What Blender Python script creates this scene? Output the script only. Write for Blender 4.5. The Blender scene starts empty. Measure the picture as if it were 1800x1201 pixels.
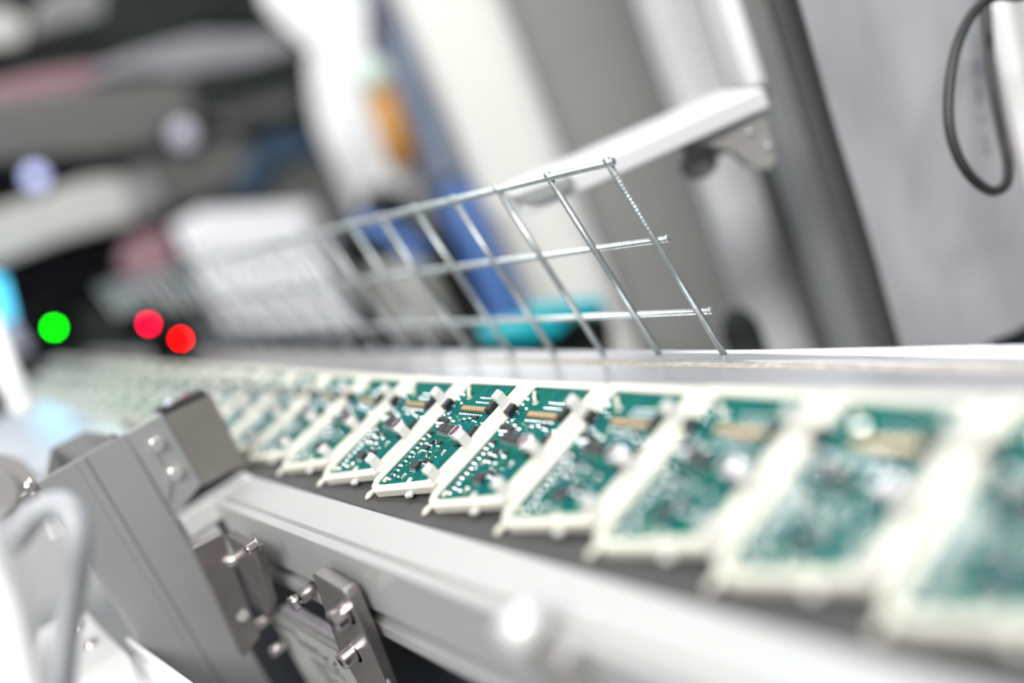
import bpy, bmesh, math, random
from mathutils import Vector, Matrix

SC = bpy.context.scene
COL = SC.collection
random.seed(7)

# ------------------------------------------------------------------ camera
# world: +X runs along the belt towards the viewer's right, +Y across it, +Z up; metres
F_PX, CX, CY = 1568.0, 900.0, 600.5
CAM = Vector((0.3094, -0.1191, 0.1291))
RR = Matrix(((0.60769, 0.00990, 0.79411), (0.69863, 0.46903, -0.54047), (-0.37782, 0.88313, 0.27811)))
cam_d = bpy.data.cameras.new('camera')
cam = bpy.data.objects.new('camera', cam_d)
COL.objects.link(cam)
q = RR.to_quaternion().normalized()
cam.matrix_world = Matrix.Translation(CAM) @ q.to_matrix().to_4x4()
cam_d.sensor_width = 36.0
cam_d.lens = F_PX / 1800.0 * 36.0
cam_d.clip_start = 0.01
cam_d.clip_end = 50
cam_d.dof.use_dof = True
cam_d.dof.focus_distance = 0.339
cam_d.dof.aperture_fstop = cam_d.lens / 18.5
SC.camera = cam

# ------------------------------------------------------------------ light
SC.view_settings.view_transform = 'Standard'
SC.view_settings.look = 'None'
SC.view_settings.gamma = 1.0
SC.view_settings.exposure = 0.0
SC.view_settings.use_curve_mapping = False
w = bpy.data.worlds.new('factory_light')
SC.world = w
w.use_nodes = True
w.node_tree.nodes['Background'].inputs[0].default_value = (0.97, 0.98, 1.0, 1)
w.node_tree.nodes['Background'].inputs[1].default_value = 0.33

def area(name, loc, target, sx, sy, power, col=(1, 1, 1)):
    l = bpy.data.lights.new(name, 'AREA')
    l.shape = 'RECTANGLE'; l.size = sx; l.size_y = sy; l.energy = power; l.color = col
    o = bpy.data.objects.new(name, l)
    COL.objects.link(o)
    o.location = loc
    o.rotation_euler = (Vector(target) - Vector(loc)).to_track_quat('-Z', 'Y').to_euler()
    return o
area('ceiling_or_fill_light', (-0.35, 0.75, 1.5), (-0.1, 0.05, 0), 1.3, 0.25, 20, (0.97, 0.99, 1.0))
area('ceiling_or_fill_light', (0.45, -0.35, 1.6), (0.0, 0.05, 0), 1.0, 0.2, 5, (1.0, 0.98, 0.95))
area('ceiling_or_fill_light', (1.3, -1.3, 1.7), (-0.6, 0.7, 0.1), 1.6, 0.5, 80, (1.0, 0.995, 0.98))  # unseen fill added behind the camera to brighten upright faces
area('ceiling_or_fill_light', (-1.5, 1.0, 1.6), (-2.3, 1.75, 0.2), 0.8, 0.3, 22, (1.0, 1.0, 1.0))  # extra unseen lamp added to whiten the back wall
area('ceiling_or_fill_light', (-1.2, -0.4, 1.7), (-0.9, 0.2, 0), 1.0, 0.3, 9, (1.0, 0.99, 0.97))

# ------------------------------------------------------------------ pixel <-> place helpers
def ray(px, py):
    return (RR @ Vector((px - CX, -(py - CY), -F_PX)))
def at(px, py, depth):
    return CAM + ray(px, py) * (depth / F_PX)
def on_x(px, py, X):
    d = ray(px, py); return CAM + d * ((X - CAM.x) / d.x)
def on_y(px, py, Y):
    d = ray(px, py); return CAM + d * ((Y - CAM.y) / d.y)
def on_z(px, py, Z):
    d = ray(px, py); return CAM + d * ((Z - CAM.z) / d.z)
HN = Vector((-0.8267, 0.5627, 0)).normalized()      # heading of the cabinets behind the line
HR = Vector((0.5627, 0.8267, 0)).normalized()
def on_h(px, py, D):
    d = ray(px, py); return CAM + d * (D / d.dot(HN))

# ------------------------------------------------------------------ materials
def mat(name, col, rough=0.5, metal=0.0, spec=0.5, bump=0.0, bscale=200, var=0.0, vscale=30, coat=0.0, sss=0.0, stretch=(1, 1, 1)):
    m = bpy.data.materials.new(name); m.use_nodes = True
    nt = m.node_tree; b = nt.nodes['Principled BSDF']
    b.inputs['Base Color'].default_value = (*col, 1)
    b.inputs['Roughness'].default_value = rough
    b.inputs['Metallic'].default_value = metal
    b.inputs['Specular IOR Level'].default_value = spec
    b.inputs['Coat Weight'].default_value = coat
    b.inputs['Coat Roughness'].default_value = 0.08
    if sss:
        b.inputs['Subsurface Weight'].default_value = sss
        b.inputs['Subsurface Radius'].default_value = (0.004, 0.003, 0.002)
        b.inputs['Subsurface Scale'].default_value = 0.5
    tc = nt.nodes.new('ShaderNodeTexCoord'); mp = nt.nodes.new('ShaderNodeMapping')
    mp.inputs['Scale'].default_value = stretch
    nt.links.new(tc.outputs['Object'], mp.inputs['Vector'])
    if var:
        n = nt.nodes.new('ShaderNodeTexNoise'); n.inputs['Scale'].default_value = vscale; n.inputs['Detail'].default_value = 3
        nt.links.new(mp.outputs[0], n.inputs['Vector'])
        r = nt.nodes.new('ShaderNodeValToRGB')
        r.color_ramp.elements[0].position = 0.3; r.color_ramp.elements[1].position = 0.7
        r.color_ramp.elements[0].color = (*[c * (1 - var) for c in col], 1)
        r.color_ramp.elements[1].color = (*[min(1, c * (1 + var)) for c in col], 1)
        nt.links.new(n.outputs['Fac'], r.inputs[0]); nt.links.new(r.outputs[0], b.inputs['Base Color'])
    if bump:
        n2 = nt.nodes.new('ShaderNodeTexNoise'); n2.inputs['Scale'].default_value = bscale
        nt.links.new(mp.outputs[0], n2.inputs['Vector'])
        bp = nt.nodes.new('ShaderNodeBump'); bp.inputs['Strength'].default_value = bump; bp.inputs['Distance'].default_value = 0.0002
        nt.links.new(n2.outputs['Fac'], bp.inputs['Height']); nt.links.new(bp.outputs[0], b.inputs['Normal'])
    return m
def glow(name, col, strength):
    m = bpy.data.materials.new(name); m.use_nodes = True
    b = m.node_tree.nodes['Principled BSDF']
    b.inputs['Base Color'].default_value = (*col, 1)
    b.inputs['Emission Color'].default_value = (*col, 1); b.inputs['Emission Strength'].default_value = strength
    return m
M = {}
M['cream'] = mat('cream_plastic', (0.66, 0.645, 0.56), 0.42, var=0.03, vscale=60, sss=0.15)
M['clip'] = mat('white_plastic', (0.62, 0.62, 0.60), 0.4, var=0.03, vscale=90, sss=0.15)
M['black_plastic'] = mat('black_plastic', (0.018, 0.018, 0.02), 0.45, var=0.3, vscale=900)
M['chip'] = mat('chip_epoxy', (0.03, 0.03, 0.034), 0.55, var=0.25, vscale=1500)
M['solder'] = mat('bright_solder', (0.88, 0.88, 0.9), 0.07, 1.0, var=0.03, vscale=2000)
M['tin'] = mat('tinned_terminal', (0.82, 0.82, 0.80), 0.25, 1.0, var=0.08, vscale=1500)
M['gold'] = mat('gold_contact', (0.72, 0.52, 0.32), 0.35, 0.6, var=0.1, vscale=900)
M['ceramic'] = mat('ceramic', (0.50, 0.42, 0.32), 0.5, var=0.1, vscale=900)
M['ribbon_brown'] = mat('brown_connector_body', (0.16, 0.08, 0.04), 0.5, var=0.1, vscale=900)
M['ink'] = mat('white_print', (0.8, 0.82, 0.8), 0.6, var=0.05, vscale=900)
M['can'] = mat('brushed_can', (0.78, 0.77, 0.78), 0.28, 0.9, var=0.06, vscale=800)
M['maroon'] = mat('maroon_print', (0.10, 0.02, 0.05), 0.5, var=0.1, vscale=500)
M['alu'] = mat('anodised_aluminium', (0.38, 0.385, 0.385), 0.42, 0.35, bump=0.15, bscale=900, var=0.03, vscale=20, stretch=(1, 1, 0.15))
M['alu_rail'] = mat('satin_aluminium_rail', (0.44, 0.445, 0.44), 0.42, 0.15, bump=0.1, bscale=700, var=0.03, vscale=25, stretch=(0.1, 1, 1))
M['alu_white'] = mat('milled_aluminium', (0.80, 0.80, 0.79), 0.35, 0.3, var=0.05, vscale=60)
M['alu_back'] = mat('brushed_guide_plate', (0.60, 0.61, 0.64), 0.28, 0.8, bump=0.25, bscale=900, var=0.08, vscale=60, stretch=(0.06, 1, 1))
M['brownish'] = mat('dusty_groove', (0.42, 0.38, 0.33), 0.7, var=0.3, vscale=300)
M['grey_box'] = mat('taupe_grey_paint', (0.19, 0.175, 0.16), 0.5, var=0.06, vscale=60)
M['steel'] = mat('satin_steel', (0.34, 0.31, 0.295), 0.34, 0.85, bump=0.2, bscale=1500, var=0.08, vscale=120)
M['steel_bright'] = mat('polished_steel', (0.75, 0.68, 0.67), 0.18, 1.0, var=0.05, vscale=300)
M['zinc'] = mat('galvanised_wire', (0.43, 0.47, 0.475), 0.34, 0.85, bump=0.5, bscale=900, var=0.12, vscale=300)
M['dark'] = mat('recess_shade', (0.01, 0.01, 0.012), 0.8, spec=0.1, var=0.2, vscale=20)
M['navy_dark'] = mat('dark_blue_grey', (0.02, 0.022, 0.03), 0.7, spec=0.2, var=0.2, vscale=20)
M['white_paint'] = mat('white_paint', (0.90, 0.90, 0.90), 0.45, var=0.02, vscale=10)
M['cabinet_cream'] = mat('cream_cabinet_paint', (0.90, 0.895, 0.85), 0.5, var=0.02, vscale=6)
M['cabinet_grey'] = mat('grey_cabinet_paint', (0.265, 0.265, 0.255), 0.5, var=0.05, vscale=5)
M['ribbon'] = mat('grey_ribbon_vinyl', (0.39, 0.39, 0.41), 0.42, var=0.16, vscale=22, stretch=(1, 1, 0.5))
M['red_edge'] = mat('red_edge_vinyl', (0.30, 0.08, 0.09), 0.5, var=0.1, vscale=60)
M['blueink'] = mat('faded_blue_ink', (0.30, 0.32, 0.42), 0.6, var=0.1, vscale=300)
M['black_rubber'] = mat('black_cable_rubber', (0.02, 0.022, 0.022), 0.38, var=0.2, vscale=60)
M['grey_cable'] = mat('light_grey_cable', (0.42, 0.43, 0.46), 0.4, var=0.05, vscale=40)
M['shelf'] = mat('light_grey_profile', (0.74, 0.74, 0.755), 0.4, 0.1, var=0.02, vscale=20)
M['grey_cast'] = mat('cast_grey', (0.36, 0.35, 0.34), 0.45, 0.3, var=0.05, vscale=50)
M['teal'] = mat('turquoise_plastic', (0.0, 0.42, 0.50), 0.4, var=0.06, vscale=30)
M['blue'] = mat('blue_hose', (0.05, 0.14, 0.40), 0.35, var=0.1, vscale=20)
M['blue_pale'] = mat('pale_blue_fabric', (0.16, 0.20, 0.28), 0.6, var=0.3, vscale=16)
M['orange'] = mat('amber_lens', (0.55, 0.26, 0.06), 0.3, var=0.05, vscale=20)
M['mint'] = mat('mint_cap', (0.62, 0.74, 0.66), 0.35, var=0.05, vscale=20)
M['m_dark'] = mat('machine_charcoal', (0.022, 0.026, 0.024), 0.7, spec=0.1, var=0.25, vscale=6)
M['m_black'] = mat('machine_black', (0.004, 0.004, 0.005), 0.8, spec=0.05, var=0.3, vscale=6)
M['m_grey'] = mat('machine_grey', (0.12, 0.12, 0.115), 0.6, var=0.12, vscale=7)
M['m_mid'] = mat('machine_mid_grey', (0.22, 0.22, 0.225), 0.5, var=0.12, vscale=8)
M['m_beige'] = mat('machine_warm_grey', (0.50, 0.495, 0.47), 0.5, var=0.05, vscale=8)
M['m_lilac'] = mat('machine_lilac_grey', (0.30, 0.29, 0.32), 0.5, var=0.1, vscale=8)
M['m_pink'] = mat('dusty_pink', (0.33, 0.19, 0.22), 0.5, var=0.15, vscale=8)
M['dusky'] = mat('dusky_blue_grey', (0.13, 0.14, 0.20), 0.5, var=0.35, vscale=9)
M['m_navy'] = mat('navy_cover', (0.035, 0.07, 0.12), 0.5, var=0.2, vscale=8)
M['m_white'] = mat('feeder_white', (0.90, 0.90, 0.93), 0.4, var=0.03, vscale=10)
M['cover'] = mat('glossy_pale_cover', (0.50, 0.54, 0.60), 0.2, var=0.03, vscale=10)
M['wall'] = mat('white_wall', (0.88, 0.88, 0.87), 0.7, var=0.02, vscale=1.5)
M['floor'] = mat('grey_floor', (0.30, 0.31, 0.32), 0.5, var=0.1, vscale=2)
M['led_green'] = glow('green_lamp', (0.0, 1.0, 0.0), 30)
M['led_red'] = glow('red_lamp', (1.0, 0.0, 0.0), 40)
M['led_pink'] = glow('crimson_lamp', (1.0, 0.0, 0.04), 40)
M['cyan'] = glow('cyan_screen', (0.10, 0.62, 0.95), 1.6)
M['lav'] = glow('lavender_glow', (0.55, 0.58, 0.95), 1.1)
M['pale_glow'] = glow('pale_glow', (0.45, 0.44, 0.52), 0.4)

# belt: dark woven rubber
def belt_mat():
    m = mat('dark_woven_belt', (0.058, 0.056, 0.056), 0.7, var=0.12, vscale=40)
    nt = m.node_tree; b = nt.nodes['Principled BSDF']
    tc = nt.nodes.new('ShaderNodeTexCoord'); wv = nt.nodes.new('ShaderNodeTexWave')
    wv.bands_direction = 'X'; wv.inputs['Scale'].default_value = 480; wv.inputs['Distortion'].default_value = 1.0
    nt.links.new(tc.outputs['Object'], wv.inputs['Vector'])
    bp = nt.nodes.new('ShaderNodeBump'); bp.inputs['Strength'].default_value = 0.35; bp.inputs['Distance'].default_value = 0.0002
    nt.links.new(wv.outputs['Fac'], bp.inputs['Height']); nt.links.new(bp.outputs[0], b.inputs['Normal'])
    return m
M['belt'] = belt_mat()
# circuit board: green solder mask over copper tracks
def pcb_mat():
    m = mat('green_solder_mask', (0.0, 0.2, 0.15), 0.5, spec=0.08)
    nt = m.node_tree; b = nt.nodes['Principled BSDF']
    tc = nt.nodes.new('ShaderNodeTexCoord')
    mp = nt.nodes.new('ShaderNodeMapping'); mp.inputs['Rotation'].default_value = (0, 0, 0.78); mp.inputs['Scale'].default_value = (1, 0.22, 1)
    nt.links.new(tc.outputs['Object'], mp.inputs['Vector'])
    v = nt.nodes.new('ShaderNodeTexVoronoi'); v.inputs['Scale'].default_value = 900; v.distance = 'CHEBYCHEV'
    nt.links.new(mp.outputs[0], v.inputs['Vector'])
    n = nt.nodes.new('ShaderNodeTexNoise'); n.inputs['Scale'].default_value = 130
    nt.links.new(tc.outputs['Object'], n.inputs['Vector'])
    r1 = nt.nodes.new('ShaderNodeValToRGB')
    e = r1.color_ramp.elements
    e[0].color = (0.0, 0.055, 0.044, 1); e[1].color = (0.0, 0.15, 0.105, 1); e[0].position = 0.35; e[1].position = 0.65
    nt.links.new(v.outputs['Color'], r1.inputs[0])
    r2 = nt.nodes.new('ShaderNodeValToRGB')
    e = r2.color_ramp.elements
    e[0].color = (0.0, 0.10, 0.078, 1); e[1].color = (0.0, 0.10, 0.13, 1); e[0].position = 0.45; e[1].position = 0.6
    nt.links.new(n.outputs['Fac'], r2.inputs[0])
    mx = nt.nodes.new('ShaderNodeMix'); mx.data_type = 'RGBA'; mx.inputs[0].default_value = 0.5
    nt.links.new(r1.outputs[0], mx.inputs[6]); nt.links.new(r2.outputs[0], mx.inputs[7])
    nt.links.new(mx.outputs[2], b.inputs['Base Color'])
    return m
M['pcb'] = pcb_mat()

# ------------------------------------------------------------------ mesh builder
class MB:
    def __init__(s): s.v = []; s.f = []; s.m = []; s.sm = []
    def _add(s, vs, fs, mi=0, smooth=False):
        o = len(s.v); s.v += [tuple(x) for x in vs]
        for f in fs: s.f.append([i + o for i in f]); s.m.append(mi); s.sm.append(smooth)
        return s
    def box(s, a, b, mi=0):
        x0, y0, z0 = [min(a[i], b[i]) for i in range(3)]; x1, y1, z1 = [max(a[i], b[i]) for i in range(3)]
        vs = [(x0, y0, z0), (x1, y0, z0), (x1, y1, z0), (x0, y1, z0), (x0, y0, z1), (x1, y0, z1), (x1, y1, z1), (x0, y1, z1)]
        return s._add(vs, [(0, 3, 2, 1), (4, 5, 6, 7), (0, 1, 5, 4), (1, 2, 6, 5), (2, 3, 7, 6), (3, 0, 4, 7)], mi)
    def obox(s, c, ax, ay, az, mi=0):          # oriented box: centre and three half vectors
        c = Vector(c); ax = Vector(ax); ay = Vector(ay); az = Vector(az); vs = []
        for k in (-1, 1):
            for (i, j) in ((-1, -1), (1, -1), (1, 1), (-1, 1)): vs.append(c + ax * i + ay * j + az * k)
        return s._add(vs, [(0, 3, 2, 1), (4, 5, 6, 7), (0, 1, 5, 4), (1, 2, 6, 5), (2, 3, 7, 6), (3, 0, 4, 7)], mi)
    def prism(s, poly, ext, mi=0):
        n = len(poly); ext = Vector(ext); p = [Vector(x) for x in poly]
        vs = p + [x + ext for x in p]
        fs = [list(range(n)), [n + i for i in reversed(range(n))]]
        for i in range(n): j = (i + 1) % n; fs.append((i, i + n, j + n, j))
        return s._add(vs, fs, mi)
    def ring(s, outer, inner, ext, mi=0):      # matching outer and inner loops, extruded
        n = len(outer); ext = Vector(ext)
        o = [Vector(x) for x in outer]; i_ = [Vector(x) for x in inner]
        vs = o + i_ + [x + ext for x in o] + [x + ext for x in i_]
        fs = []
        for k in range(n):
            j = (k + 1) % n
            fs += [(k, j, n + j, n + k), (2 * n + k, 3 * n + k, 3 * n + j, 2 * n + j), (k, 2 * n + k, 2 * n + j, j), (n + k, n + j, 3 * n + j, 3 * n + k)]
        return s._add(vs, fs, mi)
    def tube(s, path, rad, seg=12, mi=0, cap=True):
        p = [Vector(x) for x in path]; n = len(p)
        if not hasattr(rad, '__len__'): rad = [rad] * n
        T = []
        for i in range(n):
            a = p[max(0, i - 1)]; b = p[min(n - 1, i + 1)]; T.append((b - a).normalized())
        up = Vector((0, 0, 1)) if abs(T[0].z) < 0.9 else Vector((0, 1, 0))
        u = T[0].cross(up).normalized(); vs = []
        for i in range(n):
            u = (u - T[i] * u.dot(T[i])).normalized(); v = T[i].cross(u)
            for k in range(seg):
                a = 2 * math.pi * k / seg; vs.append(p[i] + (u * math.cos(a) + v * math.sin(a)) * rad[i])
        fs = []
        for i in range(n - 1):
            for k in range(seg):
                l = (k + 1) % seg; fs.append((i * seg + k, i * seg + l, (i + 1) * seg + l, (i + 1) * seg + k))
        s._add(vs, fs, mi, True)
        if cap:
            o = len(s.v) - len(vs)
            s.f.append([o + k for k in reversed(range(seg))]); s.m.append(mi); s.sm.append(False)
            s.f.append([o + (n - 1) * seg + k for k in range(seg)]); s.m.append(mi); s.sm.append(False)
        return s
    def dome(s, c, r, n=None, h=1.0, mi=0, seg=10, rings=4, full=False):
        n = Vector(n or (0, 0, 1)).normalized(); t = n.orthogonal().normalized(); bt = n.cross(t); c = Vector(c)
        vs = []; lo = -rings if full else 0
        for i in range(lo, rings):
            a = math.pi / 2 * i / rings
            for k in range(seg):
                b = 2 * math.pi * k / seg
                vs.append(c + (t * math.cos(b) + bt * math.sin(b)) * r * math.cos(a) + n * r * h * math.sin(a))
        N = rings - lo
        vs.append(c + n * r * h)
        fs = []
        for i in range(N - 1):
            for k in range(seg):
                l = (k + 1) % seg; fs.append((i * seg + k, i * seg + l, (i + 1) * seg + l, (i + 1) * seg + k))
        for k in range(seg): fs.append(((N - 1) * seg + k, (N - 1) * seg + (k + 1) % seg, N * seg))
        return s._add(vs, fs, mi, True)
    def cyl(s, a, b, r, seg=20, mi=0, r2=None):
        return s.tube([a, b], [r, r if r2 is None else r2], seg, mi)
    def build(s, name, mats, parent=None, bevel=0, loc=None, seg=2):
        me = bpy.data.meshes.new(name)
        if loc is not None: s.v = [tuple(Vector(x) - Vector(loc)) for x in s.v]
        me.from_pydata(s.v, [], s.f)
        if not isinstance(mats, (list, tuple)): mats = [mats]
        for m_ in mats: me.materials.append(m_)
        for i, p in enumerate(me.polygons): p.material_index = s.m[i]; p.use_smooth = s.sm[i]
        bm = bmesh.new(); bm.from_mesh(me); bmesh.ops.recalc_face_normals(bm, faces=bm.faces); bm.to_mesh(me); bm.free()
        o = bpy.data.objects.new(name, me); COL.objects.link(o)
        if loc is not None: o.location = loc
        if parent is not None: o.parent = parent
        if bevel:
            md = o.modifiers.new('bevel', 'BEVEL'); md.width = bevel; md.segments = seg; md.limit_method = 'ANGLE'; md.angle_limit = 0.6
        return o

def tag(o, label=None, cat=None, group=None, kind=None):
    if label: o['label'] = label
    if cat: o['category'] = cat
    if group: o['group'] = group
    if kind: o['kind'] = kind
    return o
def empty(name, loc, label, cat, group=None):
    o = bpy.data.objects.new(name, None); COL.objects.link(o); o.location = loc; o.empty_display_size = 0.01
    return tag(o, label, cat, group)
def kids(o): return [c for c in ALLKIDS.get(o.name, [])]
def copy_tree(o, parent=None, skip=()):
    c = o.copy(); COL.objects.link(c)
    if parent is not None: c.parent = parent
    for ch in list(o.children):
        if ch.name.split('.')[0] in skip: continue
        copy_tree(ch, c, skip)
    return c
def inpart(mb, name, mats, root, bevel=0, seg=2):      # world-space vertices under a root that has only a location
    o = mb.build(name, mats, root, bevel=bevel, seg=seg)
    off = Vector((0, 0, 0)); p = root
    while p is not None: off += p.location; p = p.parent
    o.data.transform(Matrix.Translation(-off))
    return o

# ================================================================== SETTING
def structure(name, mb, m): return tag(mb.build(name, m), kind='structure')
structure('floor', MB().box((-4, -2.5, -1.0), (2, 4, -0.95)), M['floor'])
c0 = CAM + HN * 2.9
mbw = MB().obox(Vector((c0.x, c0.y, 0.5)), HR * 4.0, HN * 0.03, Vector((0, 0, 1.45)))
structure('wall_back', mbw, M['wall'])

# ================================================================== CONVEYOR
belt = MB()
belt.box((-0.93, -0.0045, -0.0022), (0.42, 0.056, 0.0))
o = belt.build('conveyor_belt', M['belt'], bevel=0.0008)
tag(o, 'dark grey woven conveyor belt carrying the row of circuit boards', 'conveyor belt')

# front rail: slotted aluminium profile
rt = empty('front_rail', (0, -0.016, -0.02), 'long pale aluminium conveyor rail with side slot in front of the belt', 'rail')
X0, X1 = -0.106, 0.42
def sec(poly, x0, x1): return [(x0, y, z) for (y, z) in poly], (x1 - x0, 0, 0)
mb = MB()
prof = [(-0.0048, 0.0), (-0.0048, -0.020), (-0.012, -0.030), (-0.012, -0.0375), (-0.0270, -0.0375), (-0.0270, -0.0315), (-0.0205, -0.0315), (-0.0205, -0.0245), (-0.0270, -0.0245), (-0.0270, -0.0002), (-0.0248, 0.0009), (-0.0238, 0.0009), (-0.0232, -0.0020), (-0.0216, -0.0020), (-0.0210, 0.0)]
p, e = sec(prof, X0, X1); mb.prism(p, e)
inpart(mb, 'rail_profile', M['alu_rail'], rt, bevel=0.0003)
mb = MB(); mb.box((X0 - 0.014, -0.0430, -0.010), (X0 - 0.001, -0.0048, 0.0012)); mb.box((X0 - 0.014, -0.0440, -0.034), (X0 - 0.003, -0.0290, -0.010)); mb.dome((X0 - 0.003, -0.0400, -0.020), 0.003, n=(1, 0, 0), h=0.5, seg=16)
inpart(mb, 'end_block', M['alu_white'], rt, bevel=0.0015)
mb = MB(); mb.box((X0 + 0.001, -0.0218, -0.0314), (X1, -0.0195, -0.0246)); inpart(mb, 'slot_shade', M['dark'], rt)  # dark strip standing in for the shade inside the slot

# frame under the belt
mb = MB(); mb.box((-0.93, -0.0035, -0.30), (0.42, 0.055, -0.0024))
o = mb.build('conveyor_bed', M['navy_dark']); tag(o, 'dark blue-grey conveyor bed below the belt and front rail', 'conveyor bed')

# rear guide plate
rt = empty('rear_guide', (0, 0.09, -0.01), 'brushed aluminium guide plate behind the belt under the wire mesh', 'guide rail')
mb = MB()
prof = [(0.0565, -0.02), (0.0565, 0.0145), (0.0605, 0.0145), (0.0625, 0.0), (0.1085, 0.0), (0.1085, -0.0008), (0.1130, -0.0008), (0.1130, 0.0), (0.1190, 0.0), (0.1205, 0.0006), (0.1213, 0.0006), (0.1213, -0.02)]
p, e = sec(prof, -0.93, 0.42); mb.prism(p, e)
inpart(mb, 'guide_plate', M['alu_back'], rt, bevel=0.0003)
mb = MB(); mb.box((-0.93, 0.1086, -0.0009), (0.42, 0.1129, -0.0005)); inpart(mb, 'groove', M['brownish'], rt)

# ================================================================== CIRCUIT BOARDS IN CARRIERS
mm = 0.001
TH = math.atan2(0.2727, 0.9621)
def s3(pts, w=0): return [(u * mm, v * mm, w * mm) for (u, v) in pts]
OUT = [(-5.4, 4.2), (-3.4, 0.8), (1.0, -1.2), (5.7, 0.0), (33.0, 6.4), (36.2, 8.8), (38.6, 30), (41.7, 60.8), (0.0, 61.0), (-2.4, 33)]
INN = [(-1.2, 6.0), (-1.4, 3.8), (0.2, 2.6), (4.2, 3.2), (27.6, 8.9), (29.4, 11.6), (32.8, 30), (36.6, 57.4), (5.6, 57.4), (2.6, 33)]
LABEL_SHARP = 'sharpest green circuit board in cream frame, small upright clips catching light'
board = empty('circuit_board_carrier', (0, 0, 0), LABEL_SHARP, 'circuit board', 'green circuit boards in cream plastic frames on the belt')
mb = MB(); mb.ring(s3(OUT), s3(INN), (0, 0, -3.7 * mm))
# inner ledge steps and nubs on the frame
for (u, v) in ((17.5, 7.4), (2.0, 5.4)): mb.box(((u - 0.9) * mm, (v - 1.4) * mm, -1.0 * mm), ((u + 0.9) * mm, (v + 1.2) * mm, 0.3 * mm))
frame = mb.build('frame', M['cream'], board, bevel=0.0005)
# left foot peg and front tab
mb = MB(); mb.tube([(-2.4 * mm, 1.2 * mm, -1.6 * mm), (-3.0 * mm, -0.6 * mm, -1.8 * mm), (-3.5 * mm, -1.9 * mm, -2.0 * mm), (-4.0 * mm, -3.2 * mm, -2.2 * mm), (-4.2 * mm, -4.0 * mm, -2.3 * mm)], [0.9 * mm, 1.05 * mm, 1.3 * mm, 1.0 * mm, 0.4 * mm], 12)
mb.build('foot_peg', M['cream'], board)
mb = MB(); mb.obox((21.5 * mm, 2.4 * mm, -1.9 * mm), (1.5 * mm, 0.6 * mm, 0), (-0.5 * mm, 1.1 * mm, 0), (0, 0, 0.8 * mm)); mb.build('front_tab', M['clip'], board, bevel=0.0004)
for (u, v) in ((33.4, 10.4), (36.0, 27.0), (39.2, 47.4)):
    mb = MB()
    d = Vector((-0.08, 0.0, 1)).normalized()
    mb.obox(Vector((u * mm, v * mm, 2.2 * mm)), (0.9 * mm, 0, 0.05 * mm), (0, 2.1 * mm, 0), d * 3.0 * mm)
    mb.tube([Vector((u * mm - 1.2 * mm, (v - 2.1) * mm, 5.0 * mm)), Vector((u * mm - 1.2 * mm, (v + 2.1) * mm, 5.0 * mm))], 1.25 * mm, 12)
    mb.obox(Vector((u * mm, v * mm, -0.2 * mm)), (1.8 * mm, 0, 0), (0, 2.6 * mm, 0), (0, 0, 0.7 * mm))
    mb.build('clip', M['clip'], board, bevel=0.0004)
# the board proper
ZT = -0.7
mb = MB()
grow = [(u + (-0.7 if u < 20 else 0.7), v + (-0.6 if v < 20 else 0.6)) for (u, v) in INN]
mb.prism(s3(grow, ZT), (0, 0, -1.5 * mm))
rnd = random.Random(3)
GLINT_DIR = Vector((0.42, 0.275, 0.858))  # half vector towards the first lamp; solder caps face it to throw glints
def ball(u, v, r=0.33, h=0.7):
    mb.dome((u * mm, v * mm, ZT * mm), r * mm, h=0.5, mi=1, seg=10, rings=3)
    mb.dome((u * mm, v * mm, (ZT + r * 0.45) * mm), r * 0.9 * mm, n=GLINT_DIR, h=0.2, mi=1, seg=12, rings=5)  # shallow cap shaped and tilted to add a glint
def lim(v): return (-0.6 + 0.135 * (v - 6) + 0.9, 29.6 + 0.157 * (v - 11.6) - 0.9)
for i in range(9):       # plated holes under the connector and the two header rows
    ball(14.6 + i * 1.75, 41.6, 0.42, 0.8)
for i in range(9):
    ball(20.0 + i * 1.45, 50.4, 0.42, 0.9); ball(19.4 + i * 1.45, 48.0, 0.42, 0.9)
for (u, v, r) in ((6.4, 51.5, 0.8), (6.0, 48.8, 0.6), (8.2, 53.4, 0.5), (9.8, 46.9, 0.5), (5.2, 45.4, 0.6), (33.2, 37.8, 0.7), (30.6, 36.5, 0.6), (28.6, 38.2, 0.4), (3.0, 40.6, 0.55), (5.2, 40.0, 0.5), (6.8, 41.0, 0.45)):
    ball(u, v, r)
for i in range(5): ball(4.6 + i * 1.55, 35.5, 0.55); 
for i in range(4): ball(6.2 + i * 1.3, 34.0, 0.45)
for i in range(60):
    v = rnd.uniform(8, 45); lo, hi = lim(v); u = rnd.uniform(lo, min(hi, lo + 20))
    if v < 12 and u > 16: continue
    r = rnd.choice((0.16, 0.2, 0.26, 0.34)); 
    if rnd.random() < 0.5: ball(u, v, r, 0.5)
    else:
        z = ZT * mm; a = rnd.choice((0, 1)); l, b_ = (0.36, 0.16) if a else (0.16, 0.36)
        mb.box(((u - l) * mm, (v - b_) * mm, z - 0.0001), ((u + l) * mm, (v + b_) * mm, z + 0.00014), 2)
pcb = mb.build('circuit_board', [M['pcb'], M['solder'], M['tin']], board)
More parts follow.
